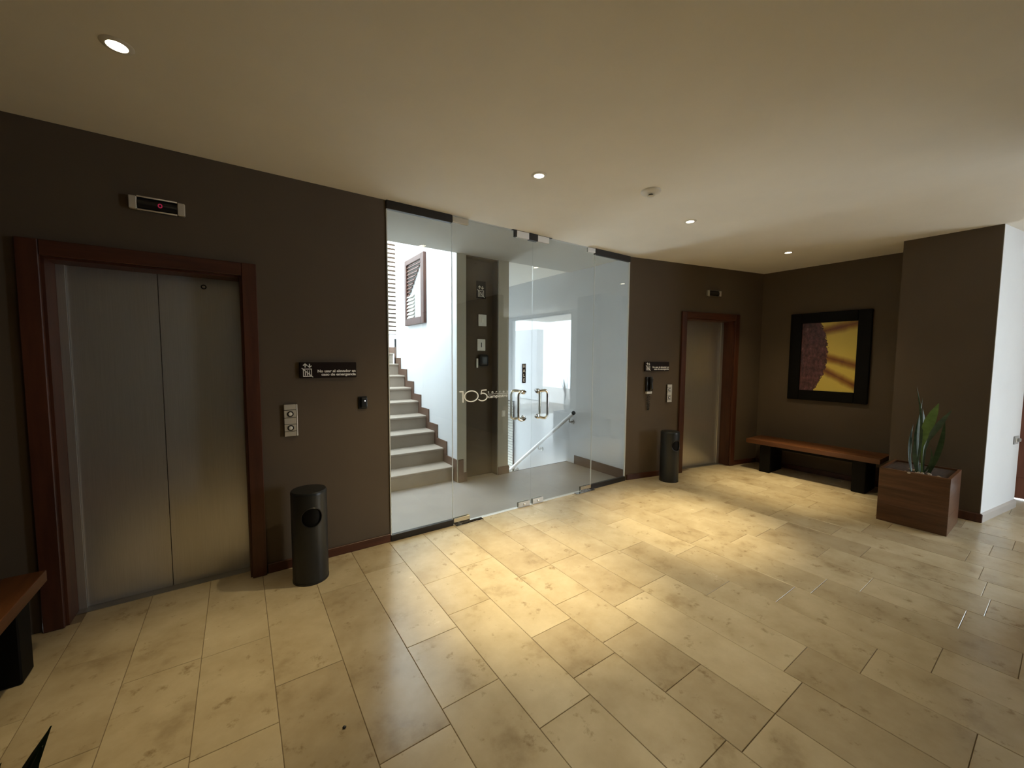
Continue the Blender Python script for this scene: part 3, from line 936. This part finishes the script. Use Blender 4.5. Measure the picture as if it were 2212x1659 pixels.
# ------------------------------------------------------------------ litter bins
def litter_bin(label, loc, rz):
    t = thing('litter_bin', label, 'bin', loc, rz, 'cylindrical litter bins in the lobby')
    r, h, hz, hr_ = 0.113, 0.625, 0.468, 0.066
    # cylinder wall with a real round hole, built as a grid displaced to the hole's rim
    bm = bmesh.new()
    seg, rows = 64, 40
    grid = []
    for j in range(rows + 1):
        z = 0.012 + (h - 0.012) * j / rows
        grid.append([])
        for i in range(seg):
            a = -math.pi / 2 + 2 * math.pi * i / seg
            grid[-1].append(bm.verts.new((r * math.cos(a), r * math.sin(a), z)))

    def flat(vt):
        a = math.atan2(vt.co.y, vt.co.x) + math.pi / 2
        a = (a + math.pi) % (2 * math.pi) - math.pi
        return a * r, vt.co.z - hz
    for j in range(rows):
        for i in range(seg):
            q = [grid[j][i], grid[j][(i + 1) % seg], grid[j + 1][(i + 1) % seg], grid[j + 1][i]]
            if all(math.hypot(*flat(x)) < hr_ for x in q):
                continue
            bm.faces.new(q)
    for vt in [x for x in bm.verts if not x.link_faces]:
        bm.verts.remove(vt)
    for e in list(bm.edges):
        if e.is_boundary:
            for vt in e.verts:
                u, w = flat(vt)
                d = math.hypot(u, w)
                if d < hr_ * 1.6 and d > 1e-4:
                    u2, w2 = u / d * hr_, w / d * hr_
                    aa = u2 / r - math.pi / 2
                    vt.co = (r * math.cos(aa), r * math.sin(aa), hz + w2)
    bb = B()
    bb.bm.free()
    bb.bm = bm
    bb.out('body', M['bin'], t, True)
    B().lathe([(0.0, 0.0), (r + 0.002, 0.0), (r + 0.002, 0.014), (r - 0.004, 0.014)], 48).out('base_ring', M['black'], t, True)
    B().lathe([(r + 0.001, h - 0.012), (r + 0.001, h), (r - 0.006, h + 0.010), (r * 0.6, h + 0.014), (0.0, h + 0.015)], 48).out('lid', M['bin'], t, True)
    B().lathe([(r - 0.008, 0.02), (r - 0.008, h - 0.02)], 32).out('liner', M['black_matt'], t, True)
    rim = []
    for i in range(33):
        a = 2 * math.pi * i / 32
        u, w = hr_ * math.cos(a), hr_ * math.sin(a)
        aa = u / r - math.pi / 2
        rim.append(((r + 0.001) * math.cos(aa), (r + 0.001) * math.sin(aa), hz + w))
    B().tube(rim, 0.0035, 6).out('hole_rim', M['black'], t, True)
    return t


litter_bin('near charcoal cylindrical litter bin beside the left elevator doors', (0.372, -0.236, 0), 0)
litter_bin('far charcoal cylindrical litter bin beside the right elevator door', (4.475, -0.315, 0), W2A)


# ------------------------------------------------------------------ benches
def bench(label, loc, rz, length, depth):
    """front edge along local y = 0, running to +x; depth to +y"""
    t = thing('bench', label, 'bench', loc, rz, 'wooden benches in the lobby')
    n = 3
    for i in range(n):
        B().box(0, length, depth / n * i + (0.0015 if i else 0), depth / n * (i + 1) - 0.0015, 0.378, 0.437, 0.004, 2).out('plank', M['bench_wood_l'], t)
    for x in (0.17, length - 0.25):
        B().box(x, x + 0.13, 0.03, depth - 0.03, 0.0, 0.378, 0.006).out('leg', M['black_matt'], t)
    B().box(0.30, length - 0.25, depth / 2 - 0.02, depth / 2 + 0.02, 0.31, 0.378).out('stretcher', M['black_matt'], t)
    return t


M['bench_wood_l'] = wood('bench_plank_wood', (0.075, 0.026, 0.008), (0.16, 0.060, 0.02), 0.38, (0.9, 8, 8))
bench('long wooden bench on black legs below the framed picture', (5.87, -0.598, 0), R(-90), 1.42, 0.44)
bench('wooden bench with black legs at the dark far left edge', (-0.855, -1.75, 0), R(90), 1.52, 0.44)

# ------------------------------------------------------------------ framed picture
t = thing('framed_picture', 'dark square framed picture of yellow petals above the bench', 'picture', (6.389, -0.895, 1.0), R(-90))
PWd, PHt, fb = 0.865, 1.175, 0.135
B().box(0, fb, -0.035, 0, 0, PHt, 0.006).out('frame_post', M['black_matt'], t)
B().box(PWd - fb, PWd, -0.035, 0, 0, PHt, 0.006).out('frame_post', M['black_matt'], t)
B().box(fb, PWd - fb, -0.035, 0, 0, fb, 0.006).out('frame_rail', M['black_matt'], t)
B().box(fb, PWd - fb, -0.035, 0, PHt - fb, PHt, 0.006).out('frame_rail', M['black_matt'], t)
mt, nt, b = new_mat('petal_picture')
setc(b, (0.5, 0.4, 0.05), 0.35)
tc = nt.nodes.new('ShaderNodeTexCoord')
sep = nt.nodes.new('ShaderNodeSeparateXYZ')
nt.links.new(tc.outputs['Generated'], sep.inputs[0])


def mth(op, a, b_=None, c_=None):
    n = nt.nodes.new('ShaderNodeMath')
    n.operation = op
    for i, x in enumerate((a, b_, c_)):
        if x is None:
            continue
        if isinstance(x, (int, float)):
            n.inputs[i].default_value = x
        else:
            nt.links.new(x, n.inputs[i])
    return n.outputs[0]


U, V = sep.outputs['X'], sep.outputs['Z']
jag = noise(nt, tc.outputs['Generated'], 22.0, 3, 0.7)
dv = mth('SUBTRACT', V, 0.55)
edge = mth('SUBTRACT', 0.50, mth('MULTIPLY', mth('MULTIPLY', dv, dv), 0.75))
edge = mth('ADD', edge, mth('MULTIPLY', mth('SUBTRACT', jag, 0.5), 0.22))
is_dark = mth('LESS_THAN', U, edge)
seed = ramp(nt, noise(nt, tc.outputs['Generated'], 14.0, 5, 0.7), [(0.40, (0.055, 0.018, 0.014)), (0.60, (0.16, 0.055, 0.045)), (0.75, (0.34, 0.19, 0.14))])
# petals: veins between them as dark orange bands
w1 = mth('ABSOLUTE', mth('SUBTRACT', V, mth('SUBTRACT', 0.60, mth('MULTIPLY', U, 0.22))))
w2 = mth('ABSOLUTE', mth('SUBTRACT', V, mth('ADD', 0.80, mth('MULTIPLY', U, 0.17))))
w3_ = mth('ABSOLUTE', mth('SUBTRACT', V, mth('SUBTRACT', 0.48, mth('MULTIPLY', U, 0.38))))
vein = mth('MINIMUM', w1, mth('MINIMUM', w2, w3_))
vein = mth('ADD', vein, mth('MULTIPLY', mth('SUBTRACT', noise(nt, tc.outputs['Generated'], 5.0, 3), 0.5), 0.06))
petal = ramp(nt, vein, [(0.0, (0.22, 0.075, 0.008)), (0.035, (0.42, 0.21, 0.02)), (0.09, (0.80, 0.62, 0.10))])
mx = nt.nodes.new('ShaderNodeMixRGB')
nt.links.new(is_dark, mx.inputs['Fac'])
nt.links.new(petal, mx.inputs['Color1'])
nt.links.new(seed, mx.inputs['Color2'])
nt.links.new(mx.outputs[0], b.inputs['Base Color'])
B().box(fb - 0.004, PWd - fb + 0.004, -0.012, -0.004, fb - 0.004, PHt - fb + 0.004).out('print', mt, t)


# ------------------------------------------------------------------ planters and plants
def planter(label, loc, rz, lx_, ly_, h):
    t = thing('planter', label, 'planter', loc, rz, 'wooden box planters')
    th = 0.022
    n = 3
    for i in range(n):
        z0, z1 = h * i / n + (0.0003 if i else 0.0), h * (i + 1) / n - 0.0003
        B().box(0, th, 0, ly_, z0, z1, 0.0006).out('plank', M['planter_wood'], t)
        B().box(lx_ - th, lx_, 0, ly_, z0, z1, 0.0006).out('plank', M['planter_wood'], t)
        B().box(th + 0.0005, lx_ - th - 0.0005, 0, th, z0, z1, 0.0006).out('plank', M['planter_wood_x'], t)
        B().box(th + 0.0005, lx_ - th - 0.0005, ly_ - th, ly_, z0, z1, 0.0006).out('plank', M['planter_wood_x'], t)
    B().box(th + 0.001, lx_ - th - 0.001, th + 0.001, ly_ - th - 0.001, 0.02, h - 0.016).out('soil', M['soil'], t)
    return t


def leaf_spine(base, tip, bow, n=9):
    base, tip, bow = Vector(base), Vector(tip), Vector(bow)
    return [base.lerp(tip, i / (n - 1)) + bow * math.sin(math.pi * i / (n - 1)) for i in range(n)]


def leaf_w(w, n=9):
    return [w * (0.55 + 0.45 * math.sin(math.pi * min(1, i / (n - 1) / 0.9) * 0.75)) * (1 - (i / (n - 1)) ** 4 * 0.97) for i in range(n)]


planter('large wooden planter box holding a snake plant by the brown pillar', (5.08, -2.648, 0), 0, 0.54, 0.468, 0.515)
t = thing('snake_plant', 'tall snake plant in the wooden planter by the brown pillar', 'plant', (5.22, -2.425, 0.50), 0, 'snake plants')
cam_side = Vector((0.35, -0.94, 0)).cross(Vector((0, 0, 1))).normalized()
SD = Vector((-0.55, 0.83, 0))
LV = [((-0.02, 0.02, 0), (0.0, 0.053, 0.80), (0.0, -0.035, 0), 0.030, 'leaf'),
      ((0.0, 0.0, 0), (0.0, 0.010, 0.70), (-0.0, 0.02, 0), 0.036, 'leaf'),
      ((0.01, -0.02, 0), (0.0, -0.095, 0.66), (0, 0.04, 0), 0.075, 'leaf_light'),
      ((0.02, -0.03, 0), (0.0, -0.178, 0.61), (0, 0.06, 0.0), 0.062, 'leaf'),
      ((-0.03, 0.05, 0), (-0.02, 0.053, 0.33), (0, 0.012, 0), 0.030, 'leaf'),
      ((0.0, -0.03, 0), (0.0, -0.063, 0.25), (0, -0.03, 0), 0.026, 'leaf'),
      ((0.05, 0.02, 0), (0.07, 0.03, 0.56), (0, 0.02, 0), 0.050, 'leaf'),
      ((0.06, 0.0, 0), (0.09, 0.02, 0.60), (0, -0.02, 0), 0.060, 'leaf'),
      ((0.04, -0.06, 0), (0.09, -0.13, 0.50), (0, -0.02, 0), 0.055, 'leaf'),
      ((-0.05, 0.0, 0), (-0.09, 0.03, 0.30), (0, 0.01, 0), 0.045, 'leaf'),
      ((-0.01, 0.05, 0), (0.06, 0.07, 0.44), (0, 0.02, 0), 0.045, 'leaf')]
for q, (ba, ti, bo, w, mk) in enumerate(LV):
    sd_ = SD.copy()
    sd_.rotate(Matrix.Rotation(0.5 * math.sin(q * 2.1), 3, 'Z'))
    ww = leaf_w(w)
    if mk == 'leaf_light':                   # stalk first, blade in the upper half
        ww = [0.012, 0.012, 0.013, 0.016, 0.045, 0.072, 0.075, 0.052, 0.004]
    ww = [x * 0.75 for x in ww] if mk == 'leaf' else ww
    if q == 3:
        ww = [0.011, 0.012, 0.013, 0.015, 0.02, 0.045, 0.055, 0.035, 0.003]
    B().blade(leaf_spine(ba, ti, bo), ww, 0.004, sd_).out('leaf', M[mk], t, True)
# a few pale stones on the soil
st_ = B()
for q in range(14):
    random.seed(q)
    x, y = random.uniform(0.05, 0.3), random.uniform(-0.16, 0.1)
    st_.lathe([(0.0, -0.008), (0.014, 0.0), (0.010, 0.010), (0.0, 0.014)], 7, (x - 0.22, y - 0.02, 0.004))
g = st_.out('gravel', M['pebble'], t)
g['kind'] = 'stuff'

planter('wooden planter box just below the lower left corner of the photo', (-0.90, -2.43, 0), 0, 0.54, 0.468, 0.515)
t = thing('snake_plant', 'dark pointed snake plant leaves at the bottom left corner', 'plant', (-0.46, -2.16, 0.50), 0, 'snake plants')
for ba, ti, bo, w in (((0.0, 0.0, 0), (0.135, 0.035, 0.325), (-0.01, -0.02, 0), 0.062), ((0.02, -0.02, 0), (0.132, 0.0, 0.315), (0.0, 0, 0), 0.05),
                      ((-0.03, 0.02, 0), (0.085, -0.01, 0.318), (0, 0, 0), 0.05), ((-0.06, 0.0, 0), (-0.13, 0.05, 0.33), (0, 0, 0), 0.055),
                      ((-0.04, -0.05, 0), (-0.10, -0.12, 0.30), (0, 0, 0), 0.055)):
    B().blade(leaf_spine(ba, ti, bo), leaf_w(w), 0.005, Vector((0.8, -0.6, 0)).normalized()).out('leaf', M['leaf'], t, True)


# ------------------------------------------------------------------ ceiling fittings
def downlight(label, x, y, beam=1.0, spill=1.0, tilt=0.0):
    t = thing('downlight', label, 'ceiling light', (x, y, H), 0, 'recessed ceiling downlights')
    B().lathe([(0.034, 0.0005), (0.034, -0.006), (0.050, -0.004), (0.054, -0.0005)], 32).out('trim_ring', M['white_plastic'], t, True)
    B().lathe([(0.0, -0.0045), (0.020, -0.006), (0.034, -0.0035), (0.034, -0.0005), (0.0, -0.0005)], 24).out('lens', M['lamp'], t, True)
    for nm, ang, en in (('beam', 44, LAMP_NARROW * beam), ('spill', 106, LAMP_WIDE * spill)):
        d = bpy.data.lights.new(nm, 'SPOT')
        d.energy = en
        d.color = LAMP_COL
        d.spot_size = R(ang)
        d.spot_blend = 1.0
        d.shadow_soft_size = 0.03
        o = bpy.data.objects.new(nm, d)
        o.location = (0, 0, -0.03)
        o.rotation_euler = (tilt, 0, 0)
        C.objects.link(o)
        o.parent = t
    return t


downlight('nearest ceiling downlight, upper left above the left elevator', -0.36, -0.945, 0.22, 0.12)
downlight('ceiling downlight in front of the glass doors, second from left', 1.735, -1.045, 1.15, 1.45)
downlight('third ceiling downlight, just right of the smoke detector', 3.42, -1.135, 1.1, 0.65)
downlight('farthest ceiling downlight near the framed picture', 5.325, -1.21, 0.85, 0.55)

t = thing('smoke_detector', 'round cream smoke detector on the ceiling between two downlights', 'smoke detector', (2.575, -1.33, H))
B().lathe([(0.0, 0.0), (0.072, 0.0), (0.073, -0.008), (0.066, -0.016), (0.045, -0.022), (0.026, -0.026), (0.0, -0.026)], 32).out('base', M['white_plastic'], t, True)
B().lathe([(0.016, -0.026), (0.016, -0.036), (0.0, -0.036)], 16).out('sensor_slot', M['black'], t, True)
B().lathe([(0.024, -0.036), (0.026, -0.039), (0.018, -0.044), (0.0, -0.045)], 20).out('cap', M['white_plastic'], t, True)

t = B().lathe([(0.0, 0.0), (0.006, 0.0005), (0.008, 0.003), (0.005, 0.006), (0.0, 0.007)], 9).out('pebble', M['black'])
t.location = (0.315, -1.565, 0.0004)
tag(t, 'tiny dark pebble on the pale stone floor, lower left', 'pebble')
